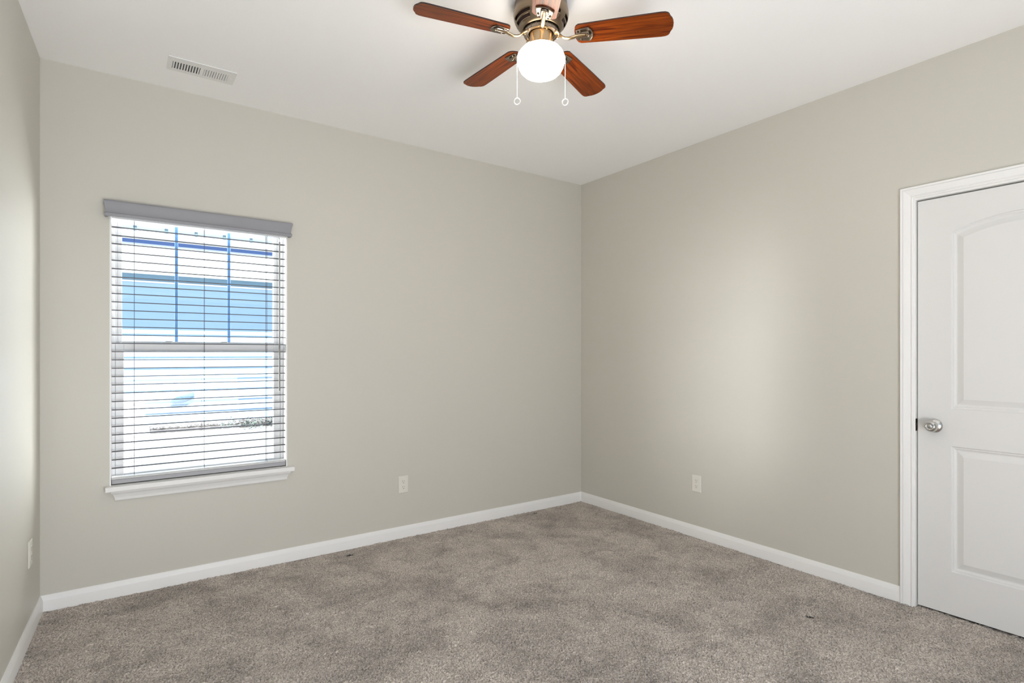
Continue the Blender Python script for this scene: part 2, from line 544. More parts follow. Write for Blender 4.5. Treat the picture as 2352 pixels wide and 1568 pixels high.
# ================================================================== DOOR
CAS = 0.057
cprof = [(0, 0), (0, 0.008), (0.002, 0.0105), (0.007, 0.0115), (0.0085, 0.0110), (0.0090, 0.0060), (0.0125, 0.0060), (0.0150, 0.0105), (0.030, 0.0135), (0.043, 0.0165), (0.0435, 0.0125), (0.0460, 0.0125), (0.0470, 0.0172), (0.055, 0.0180), (0.057, 0.0165), (0.057, 0)]
CI = DY1 + 0.006          # inner edge of the left leg
CI2 = DY0 - 0.006
CZ = DZ1 + 0.010
loops = []
loops.append([(-t, CI + w, -0.004) for w, t in cprof])
loops.append([(-t, CI + w, CZ + w) for w, t in cprof])
loops.append([(-t, CI2 - w, CZ + w) for w, t in cprof])
loops.append([(-t, CI2 - w, -0.004) for w, t in cprof])
bm = bm_new(); add_sweep(bm, loops)
struct('trim_1', bm, M['trim'], 'white moulded casing around the door', 'door casing')

door = empty('door_1', (0, (DY0 + DY1) / 2, 0))
tag(door, 'white two-panel door with an arched upper panel in the right wall', 'door', kind='structure')
dl = door.location.copy()
# jamb with stop
bm = bm_new()
add_box(bm, (-0.001, DY1, -0.002), (0.118, DY1 + 0.0195, DZ1 + 0.0195))
add_box(bm, (-0.001, DY0 - 0.0195, -0.002), (0.118, DY0, DZ1 + 0.0195))
add_box(bm, (-0.001, DY0, DZ1), (0.118, DY1, DZ1 + 0.0195))
add_box(bm, (0.052, DY1 - 0.011, -0.002), (0.085, DY1, DZ1))
add_box(bm, (0.052, DY0, -0.002), (0.085, DY0 + 0.011, DZ1))
add_box(bm, (0.052, DY0, DZ1 - 0.011), (0.085, DY1, DZ1))
obj('door_jamb', shift(bm, dl), M['trim'], door)
# slab
DX = 0.012                 # face of the slab, set back a little
sy1, sy0, sz0, sz1 = DY1 - 0.0055, DY0 + 0.003, 0.012, DZ1 - 0.008
yc = (sy0 + sy1) / 2
pL = -2.6245; hw = pL - yc          # half width of the panels
def panel_outline(d, z0, z1, rise):
    """inset outline, counter-clockwise seen from the room; local (y, z)"""
    h = hw - d
    pts = [(yc + h, z0 + d), (yc - h, z0 + d)]
    if rise > 0:
        Rr = (hw * hw + rise * rise) / (2 * rise)
        zc = z1 + rise - Rr
        R2 = Rr - d
        a0 = math.asin(h / R2)
        for i in range(25):
            a = -a0 + 2 * a0 * i / 24
            pts.append((yc + R2 * math.sin(a), zc + R2 * math.cos(a)))
    else:
        pts += [(yc - h, z1 - d), (yc + h, z1 - d)]
    return pts
pprof = [(0, 0), (0.0045, 0.006), (0.0085, 0.0065), (0.0095, 0.0052), (0.0115, 0.0065), (0.0175, 0.0125), (0.020, 0.0128), (0.024, 0.0118), (0.046, 0.0025), (0.049, 0.0015)]
bm = bm_new()
rect = [bm.verts.new((DX, y, z)) for y, z in ((sy0, sz0), (sy1, sz0), (sy1, sz1), (sy0, sz1))]
edges = [bm.edges.new((rect[i], rect[(i + 1) % 4])) for i in range(4)]
rings_all = []
for z0, z1, rise in ((1.009, 1.866, 0.060), (0.220, 0.829, 0.0)):
    rings = [[bm.verts.new((DX + dep, y, z)) for y, z in panel_outline(d, z0, z1, rise)] for d, dep in pprof]
    n = len(rings[0])
    edges += [bm.edges.new((rings[0][i], rings[0][(i + 1) % n])) for i in range(n)]
    rings_all.append(rings)
bmesh.ops.triangle_fill(bm, edges=edges, use_beauty=True)
for rings in rings_all:
    n = len(rings[0])
    for a, b_ in zip(rings[:-1], rings[1:]):
        for i in range(n):
            j = (i + 1) % n
            bm.faces.new((a[i], a[j], b_[j], b_[i]))
    bm.faces.new(rings[-1])
back = [bm.verts.new((DX + 0.035, v.co.y, v.co.z)) for v in rect]
bm.faces.new(back)
for i in range(4):
    j = (i + 1) % 4
    bm.faces.new((rect[i], rect[j], back[j], back[i]))
obj('door_slab', shift(bm, dl), M['door'], door)
# knob
ky, kz = -2.5575, 0.922
bm = bm_new()
add_lathe(bm, [(0.0, DX), (0.0345, DX), (0.0345, DX - 0.003), (0.033, DX - 0.006), (0.0275, DX - 0.009), (0.025, DX - 0.011), (0.014, DX - 0.013), (0.0125, DX - 0.018)], (0, ky, kz), 48, 'X')
rose = obj('knob_rose', shift(bm, dl), M['nickel'], door, smooth=True, angle=35)
bm = bm_new()
add_lathe(bm, [(0.0125, DX - 0.018), (0.0125, DX - 0.028), (0.018, DX - 0.031), (0.0255, DX - 0.036), (0.0285, DX - 0.044), (0.0275, DX - 0.052), (0.0235, DX - 0.058), (0.0165, DX - 0.0625), (0.0150, DX - 0.0615), (0.0105, DX - 0.0615), (0.0090, DX - 0.064), (0.0045, DX - 0.0655), (0, DX - 0.066)], (0, ky, kz), 48, 'X')
obj('door_knob', shift(bm, dl), M['nickel'], door, smooth=True, angle=50)
bm = bm_new()
add_box(bm, (-0.0012, DY1 - 0.0012, 0.888), (0.020, DY1 + 0.0008, 0.950), 0.0008)
add_box(bm, (0.010, DY1 - 0.0056, 0.908), (0.026, DY1 - 0.0008, 0.930), 0.001)
obj('strike_plate', shift(bm, dl), M['dark_metal'], door)

# ================================================================== WINDOW
win = empty('window_1', ((WX0 + WX1) / 2, 0.1, WZ0))
tag(win, 'white double-hung window with grille bars tinted blue as shade behind the blind', 'window', kind='structure')
wl = win.location.copy()
def frame_boxes(bm, x0, x1, z0, z1, y0, y1, l, r, b_, t):
    add_box(bm, (x0, y0, z0), (x0 + l, y1, z1), 0.002)
    add_box(bm, (x1 - r, y0, z0), (x1, y1, z1), 0.002)
    add_box(bm, (x0 + l, y0, z0), (x1 - r, y1, z0 + b_), 0.002)
    add_box(bm, (x0 + l, y0, z1 - t), (x1 - r, y1, z1), 0.002)
# white liner boards of the recess
bm = bm_new()
add_box(bm, (WX0, 0.0005, WZ0 + 0.02), (WX0 + 0.006, 0.072, WZ1))
add_box(bm, (WX1 - 0.006, 0.0005, WZ0 + 0.02), (WX1, 0.072, WZ1))
add_box(bm, (WX0 + 0.006, 0.0005, WZ1 - 0.006), (WX1 - 0.006, 0.072, WZ1))
obj('recess_liner', shift(bm, wl), M['trim'], win)
bm = bm_new()
frame_boxes(bm, WX0, WX1, WZ0, WZ1, 0.072, 0.158, 0.024, 0.024, 0.03, 0.024)
add_box(bm, (WX0 + 0.024, 0.108, WZ0 + 0.03), (WX0 + 0.032, 0.112, WZ1 - 0.024))
add_box(bm, (WX1 - 0.032, 0.108, WZ0 + 0.03), (WX1 - 0.024, 0.112, WZ1 - 0.024))
obj('window_frame', shift(bm, wl), M['vinyl'], win)
# upper sash (outside track)
ux0, ux1 = WX0 + 0.0245, WX1 - 0.0245
bm = bm_new(); frame_boxes(bm, ux0, ux1, 1.296, WZ1 - 0.0245, 0.114, 0.146, 0.030, 0.030, 0.05, 0.022)
us = obj('upper_sash', shift(bm, wl), M['vinyl'], win)
bm = bm_new(); add_box(bm, (ux0 + 0.026, 0.126, 1.340), (ux1 - 0.026, 0.131, WZ1 - 0.040))
obj('upper_pane', shift(bm, wl), M['glass'], us)
for mx_ in (-3.0095, -2.7385):
    bm = bm_new(); add_box(bm, (mx_ - 0.0085, 0.118, 1.3462), (mx_ + 0.0085, 0.1255, WZ1 - 0.0468), 0.002)
    obj('grille_bar', shift(bm, wl), M['muntin'], us)
# lower sash (inside track)
bm = bm_new(); frame_boxes(bm, ux0, ux1, WZ0 + 0.0305, 1.336, 0.076, 0.107, 0.038, 0.038, 0.034, 0.044)
add_box(bm, (ux0 + 0.038, 0.0745, 1.291), (ux1 - 0.038, 0.0765, 1.304))
ls = obj('lower_sash', shift(bm, wl), M['vinyl'], win)
bm = bm_new(); add_box(bm, (ux0 + 0.034, 0.090, WZ0 + 0.060), (ux1 - 0.034, 0.095, 1.296))
obj('lower_pane', shift(bm, wl), M['glass'], ls)
for lx in (-3.055, -2.775):
    bm = bm_new()
    add_box(bm, (lx - 0.022, 0.082, 1.3362), (lx + 0.022, 0.104, 1.342), 0.002)
    add_box(bm, (lx - 0.012, 0.086, 1.342), (lx + 0.026, 0.100, 1.349), 0.003)
    obj('sash_lock', shift(bm, wl), M['vinyl'], ls)

# stool and apron
bm = bm_new()
sx0, sx1 = -3.338, -2.400
add_box(bm, (sx0, -0.046, 0.560), (sx1, -0.0005, 0.586), 0.004, 2)
add_box(bm, (WX0 + 0.0005, -0.0005, 0.5665), (WX1 - 0.0005, 0.0715, 0.586))
ap = [(0, 0.5595), (0.030, 0.5595), (0.0285, 0.550), (0.020, 0.540), (0.014, 0.524), (0.012, 0.510), (0.010, 0.507), (0, 0.507)]
base_x0, base_x1 = -3.284, -2.449
loops = [[(base_x0 - p, -0.0005, z) for p, z in ap], [(base_x0 - p, -p - 0.0005, z) for p, z in ap], [(base_x1 + p, -p - 0.0005, z) for p, z in ap], [(base_x1 + p, -0.0005, z) for p, z in ap]]
add_sweep(bm, loops)
struct('trim_2', bm, M['trim'], 'white window stool and apron under the window', 'window sill')

# ================================================================== BLIND
blind = empty('window_blind', ((WX0 + WX1) / 2, 0.03, 0.587))
tag(blind, 'grey and white horizontal blind with slats darkened as backlit, lowered over the window', 'blind')
bl = blind.location.copy()
vp = [(0.000, 1.990), (0.006, 1.990), (0.008, 1.995), (0.0085, 2.004), (0.004, 2.010), (0.003, 2.016), (0.005, 2.030), (0.008, 2.046), (0.012, 2.060), (0.012, 2.066), (0.009, 2.072), (0.000, 2.073)]
vx0, vx1, vy = -3.333, -2.424, -0.040
outer = []
for sgn in (0,):
    loops = [[(vx0 - p, -0.0008, z) for p, z in vp], [(vx0 - p, vy - p, z) for p, z in vp], [(vx1 + p, vy - p, z) for p, z in vp], [(vx1 + p, -0.0008, z) for p, z in vp]]
bm = bm_new()
# give the valance a thickness of 6 mm behind its moulded face
inner = [[(vx0 + 0.006, -0.0008, vp[-1][1]), (vx0 + 0.006, -0.0008, vp[0][1])], [(vx0 + 0.006, vy + 0.006, vp[-1][1]), (vx0 + 0.006, vy + 0.006, vp[0][1])], [(vx1 - 0.006, vy + 0.006, vp[-1][1]), (vx1 - 0.006, vy + 0.006, vp[0][1])], [(vx1 - 0.006, -0.0008, vp[-1][1]), (vx1 - 0.006, -0.0008, vp[0][1])]]
add_sweep(bm, [a + b_ for a, b_ in zip(loops, inner)])
obj('valance', shift(bm, bl), M['blind_grey'], blind, smooth=True, angle=25)
sl0, sl1 = WX0 + 0.0085, WX1 - 0.0085
bm = bm_new(); add_box(bm, (sl0, 0.006, 1.990), (sl1, 0.062, 2.040), 0.002)
obj('headrail', shift(bm, bl), M['headrail'], blind)
# slats: thin, slightly crowned boards
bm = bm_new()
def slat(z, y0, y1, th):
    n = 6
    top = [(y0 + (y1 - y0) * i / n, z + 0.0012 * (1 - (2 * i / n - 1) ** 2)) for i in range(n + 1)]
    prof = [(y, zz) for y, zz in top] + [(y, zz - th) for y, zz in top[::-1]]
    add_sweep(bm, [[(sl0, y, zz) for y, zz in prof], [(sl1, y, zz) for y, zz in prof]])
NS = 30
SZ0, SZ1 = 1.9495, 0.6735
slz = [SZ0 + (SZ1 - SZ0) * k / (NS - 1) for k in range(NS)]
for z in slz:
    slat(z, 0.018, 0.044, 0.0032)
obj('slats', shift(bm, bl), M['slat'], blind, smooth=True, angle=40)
bm = bm_new(); add_box(bm, (sl0, 0.009, 0.5905), (sl1, 0.057, 0.6135), 0.003, 2)
obj('bottom_rail', shift(bm, bl), M['blind_light'], blind)
bm = bm_new()
for z in (0.6175, 0.622, 0.6265):
    slat(z, 0.012, 0.054, 0.003)
obj('stacked_slats', shift(bm, bl), M['headrail'], blind, smooth=True, angle=40)
for cx_ in (-3.211, -2.879, -2.545):
    bm = bm_new()
    for yy in (0.0165, 0.0455):
        add_tube(bm, [(cx_, yy, 1.992), (cx_, yy, 1.2), (cx_, yy, 0.612)], 0.0010, 6)
    if cx_ > -2.6:
        add_tube(bm, [(cx_ - 0.008, 0.0155, 1.992), (cx_ - 0.008, 0.0155, 0.612)], 0.0008, 6)
    for z in slz:
        add_tube(bm, [(cx_, 0.0165, z - 0.0042), (cx_, 0.0455, z - 0.0042)], 0.0008, 5)
    obj('ladder_cord', shift(bm, bl), M['cord'], blind)
bm = bm_new()
add_tube(bm, [(-2.478, 0.001, 1.958), (-2.478, 0.001, 1.5), (-2.4785, 0.001, 1.052)], 0.0044, 8)
add_tube(bm, [(-2.478, 0.010, 1.985), (-2.478, 0.001, 1.977), (-2.478, 0.001, 1.957)], 0.0018, 6)
obj('tilt_wand', shift(bm, bl), M['wand'], blind, smooth=True)

# ================================================================== OUTLETS
def outlet_parts(root):
    """local: plate in the XZ plane, facing -Y"""
    bm = bm_new()
    w, h = 0.0365, 0.058
    lo = [(-w, 0, -h), (w, 0, -h), (w, 0, h), (-w, 0, h)]
    mid = [(x, -0.0035, z) for x, _, z in lo]
    top = [(x * (1 - 0.0035 / w), -0.0062, z * (1 - 0.0035 / h)) for x, _, z in lo]
    add_sweep(bm, [lo, mid, top])
    obj('cover_plate', bm, M['plate'], root)
    for s in (1, -1):
        bm = bm_new()
        cz = s * 0.0195
        pts = []
        for k in range(28):
            a = 2 * PI * k / 28
            x, z = 0.0172 * math.cos(a), 0.0172 * math.sin(a)
            pts.append((x, -0.0060, cz + max(-0.0135, min(0.0135, z))))
        add_prism(bm, pts, (0, -0.0016, 0))
        rc = obj('receptacle', bm, M['plate'], root)
        bm = bm_new()
        add_box(bm, (-0.0076, -0.0079, cz + 0.0005), (-0.0052, -0.0070, cz + 0.0085))
        add_box(bm, (0.0052, -0.0079, cz + 0.0015), (0.0074, -0.0070, cz + 0.0080))
        add_lathe(bm, [(0, -0.0079), (0.0027, -0.0079), (0.0027, -0.0070), (0, -0.0070)], (0, 0, cz - 0.0075), 12, 'Y')
        obj('socket_slots', bm, M['slot'], rc)
    bm = bm_new()
    add_lathe(bm, [(0, -0.0072), (0.0026, -0.0070), (0.0032, -0.0062), (0.0032, -0.0055)], (0, 0, 0), 14, 'Y')
    obj('plate_screw', bm, M['plate'], root, smooth=True)
o1 = empty('power_outlet', (-1.6655, -0.0005, 0.370))
outlet_parts(o1)
tag(o1, 'ivory duplex power outlet low on the window wall, right of the window', 'power outlet', 'duplex outlets low on the walls')
o2 = copy_tree(o1); o2.name = 'power_outlet'
o2.location = (-0.0005, -1.1815, 0.375); o2.rotation_euler = (0, 0, -PI / 2)
o2['label'] = 'ivory duplex power outlet on the right wall, between corner and door'
o3 = copy_tree(o1); o3.name = 'power_outlet'
o3.location = (xl(-0.285) + 0.0006, -0.285, 0.378); o3.rotation_euler = (0, 0, PI / 2 - math.atan(SK) )
o3['label'] = 'power outlet seen edge-on low on the left wall near the corner'

# ================================================================== CEILING VENT
vent = empty('ceiling_vent', (-2.9285, -0.321, H))
tag(vent, 'white rectangular louvered vent in the ceiling above the window', 'vent')
vl = vent.location.copy()
vX0, vX1, vY0, vY1 = -3.081, -2.776, -0.397, -0.245
gx = [(-3.060, -2.9385), (-2.9225, -2.811)]
gy0, gy1 = -0.352, -0.270
bm = bm_new()
# stamped face: flat flange with two openings
xs = [vX0, gx[0][0], gx[0][1], gx[1][0], gx[1][1], vX1]
ys = [vY0, gy0, gy1, vY1]
zf = H - 0.0045
for i in range(5):
    for j in range(3):
        if j == 1 and i in (1, 2, 3):
            continue
        add_box(bm, (xs[i], ys[j], zf), (xs[i+1], ys[j+1], H - 0.0003))
add_box(bm, (gx[0][1], gy0, zf), (gx[1][0], gy1, H - 0.0013))
obj('vent_face', shift(bm, vl), M['vent'], vent)
bm = bm_new()
add_box(bm, (gx[0][0] - 0.004, gy0 - 0.004, H - 0.0012), (gx[1][1] + 0.004, gy1 + 0.004, H - 0.0005))
obj('vent_backing', shift(bm, vl), M['duct'], vent)
for (a, b_), sgn in zip(gx, (-1, 1)):
    bm = bm_new()
    n = 10
    for k in range(n):
        x = a + (b_ - a) * (k + 0.5) / n
        hwid = 0.0026 if sgn < 0 else 0.0033
        dx = sgn * 0.0012
        add_prism(bm, [(x - hwid + dx, gy0, zf), (x + hwid + dx, gy0, zf), (x + hwid - dx, gy0, H - 0.0018), (x - hwid - dx, gy0, H - 0.0018)], (0, gy1 - gy0, 0))
    obj('louvers', shift(bm, vl), M['vent'], vent)
for x in (-3.071, -2.795):
    bm = bm_new()
    add_lathe(bm, [(0, zf - 0.0022), (0.003, zf - 0.0016), (0.0036, zf + 0.0002)], (x, -0.318, 0), 12, 'Z')
    obj('vent_screw', shift(bm, vl), M['vent'], vent, smooth=True)

# ================================================================== CEILING FAN
FX, FY = -1.8453, -1.7684
fan = empty('ceiling_fan', (FX, FY, H))
tag(fan, 'bronze ceiling fan with five reddish wood blades and a lit globe', 'ceiling fan')
# everything below is local: origin at the ceiling, z down is negative
def zz(z): return z - H
# motor housing with two rows of slots
prof = [(0.000, H), (0.108, H), (0.1085, 2.722), (0.1105, 2.718), (0.1105, 2.7135), (0.1115, 2.712), (0.1145, 2.700), (0.1150, 2.688), (0.1137, 2.678), (0.1125, 2.6710), (0.1108, 2.6655), (0.1055, 2.6545), (0.1020, 2.6490), (0.0940, 2.6395), (0.0900, 2.6350), (0.0850, 2.6300), (0.0785, 2.6255), (0.0765, 2.6250), (0.0765, 2.640)]
SEG = 120
def slots(row, k):
    if row in (10,):           # wide upper row
        return (k % 24) >= 3 and (k % 24) < 21
    if row in (12,):
        return (k % 24) >= 2 and (k % 24) < 20
    return False
bm = bm_new(); add_lathe(bm, [(r_, zz(h)) for r_, h in prof], (0, 0, 0), SEG, 'Z', slots)
housing = obj('motor_housing', bm, M['bronze'], fan, smooth=True, angle=30)
sol = housing.modifiers.new('thickness', 'SOLIDIFY'); sol.thickness = 0.0015; sol.offset = -1
bm = bm_new(); add_lathe(bm, [(0.0, zz(2.70)), (0.104, zz(2.70)), (0.104, zz(2.672)), (0.096, zz(2.654)), (0.084, zz(2.638)), (0.074, zz(2.633)), (0.0, zz(2.633))], (0, 0, 0), 48, 'Z')
obj('motor_core', bm, M['liner'], fan, smooth=True)
# flywheel ring the blade arms are screwed to
bm = bm_new(); add_lathe(bm, [(0.052, zz(2.629)), (0.0715, zz(2.629)), (0.0725, zz(2.627)), (0.0725, zz(2.608)), (0.0705, zz(2.606)), (0.057, zz(2.606)), (0.055, zz(2.610)), (0.052, zz(2.610))], (0, 0, 0), 64, 'Z')
for k in range(20):
    a = 2 * PI * k / 20
    u = Vector((math.cos(a), math.sin(a), 0)); v = Vector((-math.sin(a), math.cos(a), 0))
    p = u * 0.0722
    add_prism(bm, [p - v * 0.0008 + Vector((0, 0, zz(2.626))), p + v * 0.0008 + Vector((0, 0, zz(2.626))), p + v * 0.0008 + Vector((0, 0, zz(2.609))), p - v * 0.0008 + Vector((0, 0, zz(2.609)))], u * 0.0012)
obj('flywheel', bm, M['iron'], fan, smooth=True, angle=30)
# light fitter
bm = bm_new(); add_lathe(bm, [(0.0, zz(2.634)), (0.046, zz(2.634)), (0.046, zz(2.612)), (0.0475, zz(2.610)), (0.0475, zz(2.604)), (0.0465, zz(2.602)), (0.0465, zz(2.566)), (0.048, zz(2.564)), (0.048, zz(2.556)), (0.044, zz(2.554)), (0.0, zz(2.554))], (0, 0, 0), 64, 'Z')
for k in range(3):
    a = 2 * PI * k / 3 - 2.3
    c = Vector((0.0475 * math.cos(a), 0.0475 * math.sin(a), zz(2.562)))
    d = Vector((math.cos(a), math.sin(a), 0))
    add_tube(bm, [c - d * 0.003, c + d * 0.008], 0.003, 10)
obj('light_fitter', bm, M['brass'], fan, smooth=True, angle=30)
# globe
gp = [(0.040, 2.556), (0.043, 2.5565), (0.046, 2.556), (0.058, 2.5535), (0.070, 2.549), (0.082, 2.5415), (0.091, 2.531), (0.0965, 2.518), (0.0985, 2.504), (0.0970, 2.489), (0.0925, 2.473), (0.0845, 2.458), (0.072, 2.446), (0.056, 2.438), (0.037, 2.4335), (0.018, 2.4318), (0.0, 2.4315)]
bm = bm_new(); add_lathe(bm, [(r_, zz(h)) for r_, h in gp], (0, 0, 0), 64, 'Z')
obj('light_globe', bm, M['globe'], fan, smooth=True, angle=80)
# pull chains, hanging over the globe's widest part to the left and right of the view
rv = Vector((math.cos(YAW), -math.sin(YAW), 0))
fv = Vector((math.sin(YAW), math.cos(YAW), 0))
def chain(side, off):
    d = (rv * side + fv * off).normalized()
    pts = [d * 0.0475 + Vector((0, 0, zz(2.578))), d * 0.060 + Vector((0, 0, zz(2.5695))), d * 0.080 + Vector((0, 0, zz(2.548))), d * 0.0945 + Vector((0, 0, zz(2.530))), d * 0.1005 + Vector((0, 0, zz(2.510))), d * 0.1008 + Vector((0, 0, zz(2.48))), d * 0.1008 + Vector((0, 0, zz(2.338)))]
    bm = bm_new()
    # beads along the path
    path = [Vector(p) for p in pts]
    acc = 0.0; stepb = 0.0034
    for a, b_ in zip(path[:-1], path[1:]):
        Ls = (b_ - a).length
        t = -acc + stepb if acc else 0
        while t <= Ls:
            c = a + (b_ - a) * (t / Ls)
            bmesh.ops.create_icosphere(bm, subdivisions=1, radius=0.0015, matrix=Matrix.Translation(c))
            t += stepb
        acc = Ls - (t - stepb)
    add_tube(bm, path, 0.0007, 6)
    ch = obj('pull_chain', bm, M['chain'], fan, smooth=True)
    bm = bm_new()
    e = path[-1]
    add_ring(bm, e + Vector((0, 0, -0.0135)) , 0.0125, 0.0022, (fv * 0.75 + Vector((0, 0, 0.65)) + rv * (-0.25)), 32, 10)
    obj('pull_ring', bm, M['chain'], ch, smooth=True)
chain(-1, -0.12)
chain(1, -0.05)

# blades
def blade_outline():
    half = [(0.1435, 0.0), (0.1440, 0.020), (0.1475, 0.034), (0.1530, 0.043), (0.1620, 0.0490), (0.22, 0.0520), (0.30, 0.0552), (0.40, 0.0588), (0.485, 0.0612), (0.502, 0.0600), (0.5120, 0.0555), (0.5170, 0.0490), (0.5190, 0.0430), (0.5215, 0.0370), (0.5270, 0.0280), (0.5310, 0.0160), (0.5325, 0.0)]
    return half + [(r_, -t_) for r_, t_ in half[-2:0:-1]]
def make_blade():
    bm = bm_new()
    pts = blade_outline()
    th = 0.0058
    lo = [bm.verts.new((r_, t_, -th / 2)) for r_, t_ in pts]
    hi = [bm.verts.new((r_, t_, th / 2)) for r_, t_ in pts]
    n = len(pts)
    bm.faces.new(lo[::-1]); bm.faces.new(hi)
    for i in range(n):
        j = (i + 1) % n
        f = bm.faces.new((lo[i], lo[j], hi[j], hi[i])); f.material_index = 1
    o = obj('blade', bm, M['wood'], fan)
    o.data.materials.append(M['blade_edge'])
    # blade iron: shield plate under the blade with a U-shaped ridge, and a curved arm to the flywheel
    bm = bm_new()
    zb = -th / 2
    sh = [(0.150, -0.0270), (0.170, -0.0325), (0.195, -0.0365), (0.203, -0.0370)]
    arc = []
    for k in range(13):
        a = -1 + 2 * k / 12
        arc.append((0.203 + 0.0150 * (1 - a * a), 0.0370 * a))
    shield = sh[:-1] + arc + [(r_, -t_) for r_, t_ in sh[:-1][::-1]]
    a0 = [(r_, t_, zb) for r_, t_ in shield]
    cx0 = 0.182
    a1 = [(cx0 + (r_ - cx0) * 1.0, t_, zb - 0.0045) for r_, t_ in shield]
    a2 = [(cx0 + (r_ - cx0) * 0.93, t_ * 0.90, zb - 0.0068) for r_, t_ in shield]
    a3 = [(cx0 + (r_ - cx0) * 0.82, t_ * 0.74, zb - 0.0040) for r_, t_ in shield]
    add_sweep(bm, [a0, a1, a2, a3])
    U = [(0.150, -0.011), (0.175, -0.012), (0.191, -0.012)] + [(0.191 + 0.012 * math.sin(t_), -0.012 * math.cos(t_)) for t_ in [PI * k / 8 for k in range(1, 8)]] + [(0.191, 0.012), (0.175, 0.012), (0.150, 0.011)]
    add_tube(bm, [(r_, t_, zb - 0.0055) for r_, t_ in U], 0.0042, 8)
    iron = obj('blade_iron', bm, M['iron'], o, smooth=True, angle=35)
    bm = bm_new()
    arm = [(0.058, 0, 0.0160), (0.070, 0, 0.0130), (0.079, 0, 0.0050), (0.090, 0, -0.0070), (0.104, 0, -0.0150), (0.120, 0, -0.0175), (0.138, 0, -0.0140), (0.152, 0, -0.0095), (0.186, 0, -0.0080)]
    add_tube(bm, arm, [0.0085, 0.0085, 0.008, 0.0075, 0.0075, 0.008, 0.0085, 0.008, 0.0055], 12, True, 0.62)
    for s in (-1, 1):     # the two screwed lugs at the flywheel
        add_tube(bm, [(0.078, 0, 0.004), (0.073, s * 0.010, 0.0075), (0.066, s * 0.017, 0.0105)], [0.005, 0.0055, 0.006], 8, True, 0.7)
        add_lathe(bm, [(0, 0.003), (0.003, 0.0036), (0.0042, 0.0065), (0.0042, 0.012)], (0.066, s * 0.017, 0), 12, 'Z')
    obj('blade_arm', bm, M['brass'], o, smooth=True, angle=40)
    for r_, t_ in ((0.192, 0.0), (0.168, -0.0230), (0.168, 0.0230)):
        bm = bm_new()
        add_lathe(bm, [(0, zb - 0.0105), (0.0028, zb - 0.0098), (0.0042, zb - 0.0070), (0.0042, zb - 0.002)], (r_, t_, 0), 12, 'Z')
        obj('screw', bm, M['iron'], iron, smooth=True)
    return o
b0 = make_blade()
PH = math.radians(-51.76); PITCH = math.radians(-11.05); DROOP = 0.0125
TILT = Matrix.Rotation(0.0434, 4, 'Y') @ Matrix.Rotation(0.0150, 4, 'X')
for k in range(5):
    o = b0 if k == 0 else copy_tree(b0, fan)
    o.matrix_local = Matrix.Translation((0, 0, zz(2.5954))) @ TILT @ Matrix.Rotation(PH + k * 2 * PI / 5, 4, 'Z') @ Matrix.Rotation(DROOP, 4, 'Y') @ Matrix.Rotation(PITCH, 4, 'X')

# ================================================================== OUTDOORS
GZ = 0.05
bm = bm_new(); add_box(bm, (-14, 0.9, GZ - 0.2), (10, 12, GZ))
g = struct('ground', bm, M['concrete'], 'bright paved ground outside the window', 'ground')

house = empty('neighbor_house', (-2.0, 7.0, GZ))
tag(house, 'white sided house tinted shade-blue, with white eave, seen through the window', 'house')
hl = house.location.copy()
HX0, HX1, HY = -9.0, 7.0, 7.0
# lap siding: every course leans out at its lower edge
bm = bm_new()
lap = 0.1815; z0 = 0.142
courses = []
prof = []
z = z0
while z < 2.52:
    zt = min(z + lap, 2.54)
    prof += [(HY - 0.022, z), (HY - 0.004, zt)]
    z += lap
pv = [[(x, y, zz_) for y, zz_ in prof] for x in (HX0, HX1)]
add_sweep(bm, [pv[0], pv[1]], closed_profile=False)
obj('siding', shift(bm, hl), M['siding'], house)
bm = bm_new(); add_box(bm, (HX0, HY, GZ), (HX1, HY + 0.2, 2.8)); add_box(bm, (HX0, HY - 0.03, GZ), (HX1, HY, 0.14))
obj('foundation', shift(bm, hl), M['ext_white'], house)
OV = 0.40
bm = bm_new(); add_box(bm, (HX0, HY - OV, 2.535), (HX1, HY, 2.56))
obj('soffit', shift(bm, hl), M['ext_white'], house)
bm = bm_new(); add_box(bm, (HX0, HY - 0.035, 2.432), (HX1, HY - 0.002, 2.535))
obj('frieze_board', shift(bm, hl), M['ext_shade_teal'], house)
bm = bm_new(); add_box(bm, (HX0, HY - 0.045, 2.405), (HX1, HY - 0.024, 2.430))
obj('trim_strip', shift(bm, hl), M['ext_white'], house)
bm = bm_new(); add_box(bm, (HX0, HY - OV - 0.02, 2.50), (HX1, HY - OV, 2.965))
obj('fascia', shift(bm, hl), M['ext_white'], house)
bm = bm_new(); add_box(bm, (HX0, HY - OV - 0.035, 2.955), (HX1, HY - OV - 0.02, 3.01))
obj('gutter_shadow_strip', shift(bm, hl), M['ext_shadow_blue'], house)  # strip coloured as the shadow under the gutter
bm = bm_new()
gpf = [(-0.02, 3.01), (-0.05, 3.01), (-0.08, 3.05), (-0.08, 3.30), (-0.06, 3.31), (-0.02, 3.31)]
add_sweep(bm, [[(x, HY - OV + a, zz_) for a, zz_ in gpf] for x in (HX0, HX1)])
obj('gutter', shift(bm, hl), M['ext_white'], house)
for k in range(-3, 8):
    xk = -3.06 + 0.402 * k
    bm = bm_new(); add_box(bm, (xk - 0.022, HY - OV - 0.086, 3.13), (xk + 0.022, HY - OV - 0.0805, 3.275), 0.002)
    obj('gutter_bracket', shift(bm, hl), M['bracket'], house)
bm = bm_new(); add_prism(bm, [(HX0, HY - OV - 0.14, 3.315), (HX0, HY + 4, 5.0), (HX0, HY + 4, 4.9), (HX0, HY - OV - 0.10, 3.2)], (HX1 - HX0, 0, 0))
obj('roof', shift(bm, hl), M['shingle'], house)

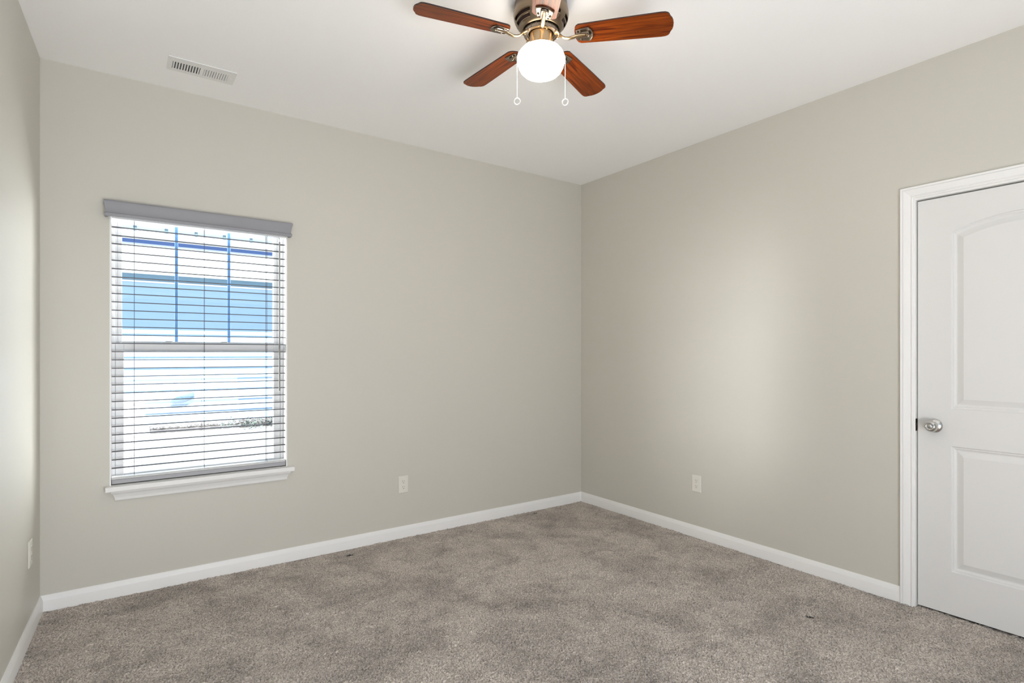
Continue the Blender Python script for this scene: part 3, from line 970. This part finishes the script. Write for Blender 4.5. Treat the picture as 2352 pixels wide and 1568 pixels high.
# mulch strip and shrubs at the foot of the neighbour's wall
bm = bm_new()
random.seed(3)
n = 160
for i in range(n):
    x = -2.85 + 3.6 * i / n
    for _ in range(8):
        y = 6.52 + random.random() * 0.30
        s = 0.025 + random.random() * 0.025
        bmesh.ops.create_icosphere(bm, subdivisions=1, radius=s, matrix=Matrix.Translation((x + random.random() * 0.03, y, GZ + 0.07 + random.random() * 0.02)) @ Matrix.Diagonal((1, 1, 0.6, 1)))
add_box(bm, (-2.86, 6.50, GZ), (0.80, 6.90, GZ + 0.07))
mb = obj('mulch_bed', bm, M['mulch'], None)
tag(mb, 'brown mulch strip at the foot of the neighboring wall', 'mulch', kind='stuff')
def shrub(x, y, s, label):
    bm = bm_new()
    rnd = random.Random(int(x * 1000))
    for _ in range(90):
        a = rnd.random() * 2 * PI; rr = s * math.sqrt(rnd.random()); hh = rnd.random() * s * 1.1 * (1 - (rr / s) ** 2 * 0.6)
        c = Vector((rr * math.cos(a), rr * math.sin(a), 0.02 + hh))
        n_ = Vector((rnd.random() - .5, rnd.random() - .5, rnd.random() * .6 + .2)).normalized()
        u = n_.orthogonal().normalized() * (s * 0.16); v = n_.cross(u.normalized()) * (s * 0.08)
        vs_ = [bm.verts.new(c + q) for q in (-u, -v, u, v)]
        bm.faces.new(vs_)
    o = obj('garden_shrub', bm, M['shrub'], None)
    o.location = (x, y, GZ + 0.02)
    tag(o, label, 'shrub', 'small shrubs by the neighboring wall')
    return o
shrub(-1.80, 6.28, 0.17, 'small low green shrub outside, third from the right by the mulch strip')
shrub(-1.45, 6.28, 0.17, 'small green shrub outside, second from the right by the mulch strip')
shrub(-1.10, 6.28, 0.17, 'rightmost small green shrub outside by the mulch strip')

# air conditioner at the left
ac = empty('air_conditioner', (-3.42, 3.2, GZ))
tag(ac, 'light grey outdoor air conditioner at the lower left behind the glass', 'air conditioner')
al = ac.location.copy()
ax0, ax1, ay0, ay1 = -3.82, -3.03, 2.85, 3.55
bm = bm_new()
add_box(bm, (ax0, ay0, GZ), (ax1, ay1, GZ + 0.05)); add_box(bm, (ax0 + .03, ay0 + .03, GZ + 0.05), (ax1 - .03, ay1 - .03, 0.80), 0.02)
obj('cabinet', shift(bm, al), M['ac'], ac)
bm = bm_new(); add_box(bm, (ax0 + .01, ay0 + .01, 0.80), (ax1 - .01, ay1 - .01, 0.835), 0.012)
obj('top_cover', shift(bm, al), M['ac'], ac)
bm = bm_new()
for k in range(18):
    x = ax0 + 0.06 + k * (ax1 - ax0 - 0.12) / 17
    add_tube(bm, [(x, ay0 + 0.026, 0.10), (x, ay0 + 0.026, 0.78)], 0.0022, 6)
for k in range(12):
    zq = 0.12 + k * 0.06
    add_tube(bm, [(ax0 + 0.05, ay0 + 0.027, zq), (ax1 - 0.05, ay0 + 0.027, zq)], 0.0015, 6)
obj('guard_grille', shift(bm, al), M['ac_dark'], ac)

# a small thin blue shape against the siding
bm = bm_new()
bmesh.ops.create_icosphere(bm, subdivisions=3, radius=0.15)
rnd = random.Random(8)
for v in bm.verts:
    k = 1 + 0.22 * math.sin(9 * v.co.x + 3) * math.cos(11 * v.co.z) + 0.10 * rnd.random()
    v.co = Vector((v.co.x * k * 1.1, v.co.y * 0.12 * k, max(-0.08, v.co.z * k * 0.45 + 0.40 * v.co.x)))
tp = obj('blue_blob', bm, M['blob_blue'], None)
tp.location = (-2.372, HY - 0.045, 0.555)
tag(tp, 'small thin blue cover on the siding of the neighboring house', 'blob')
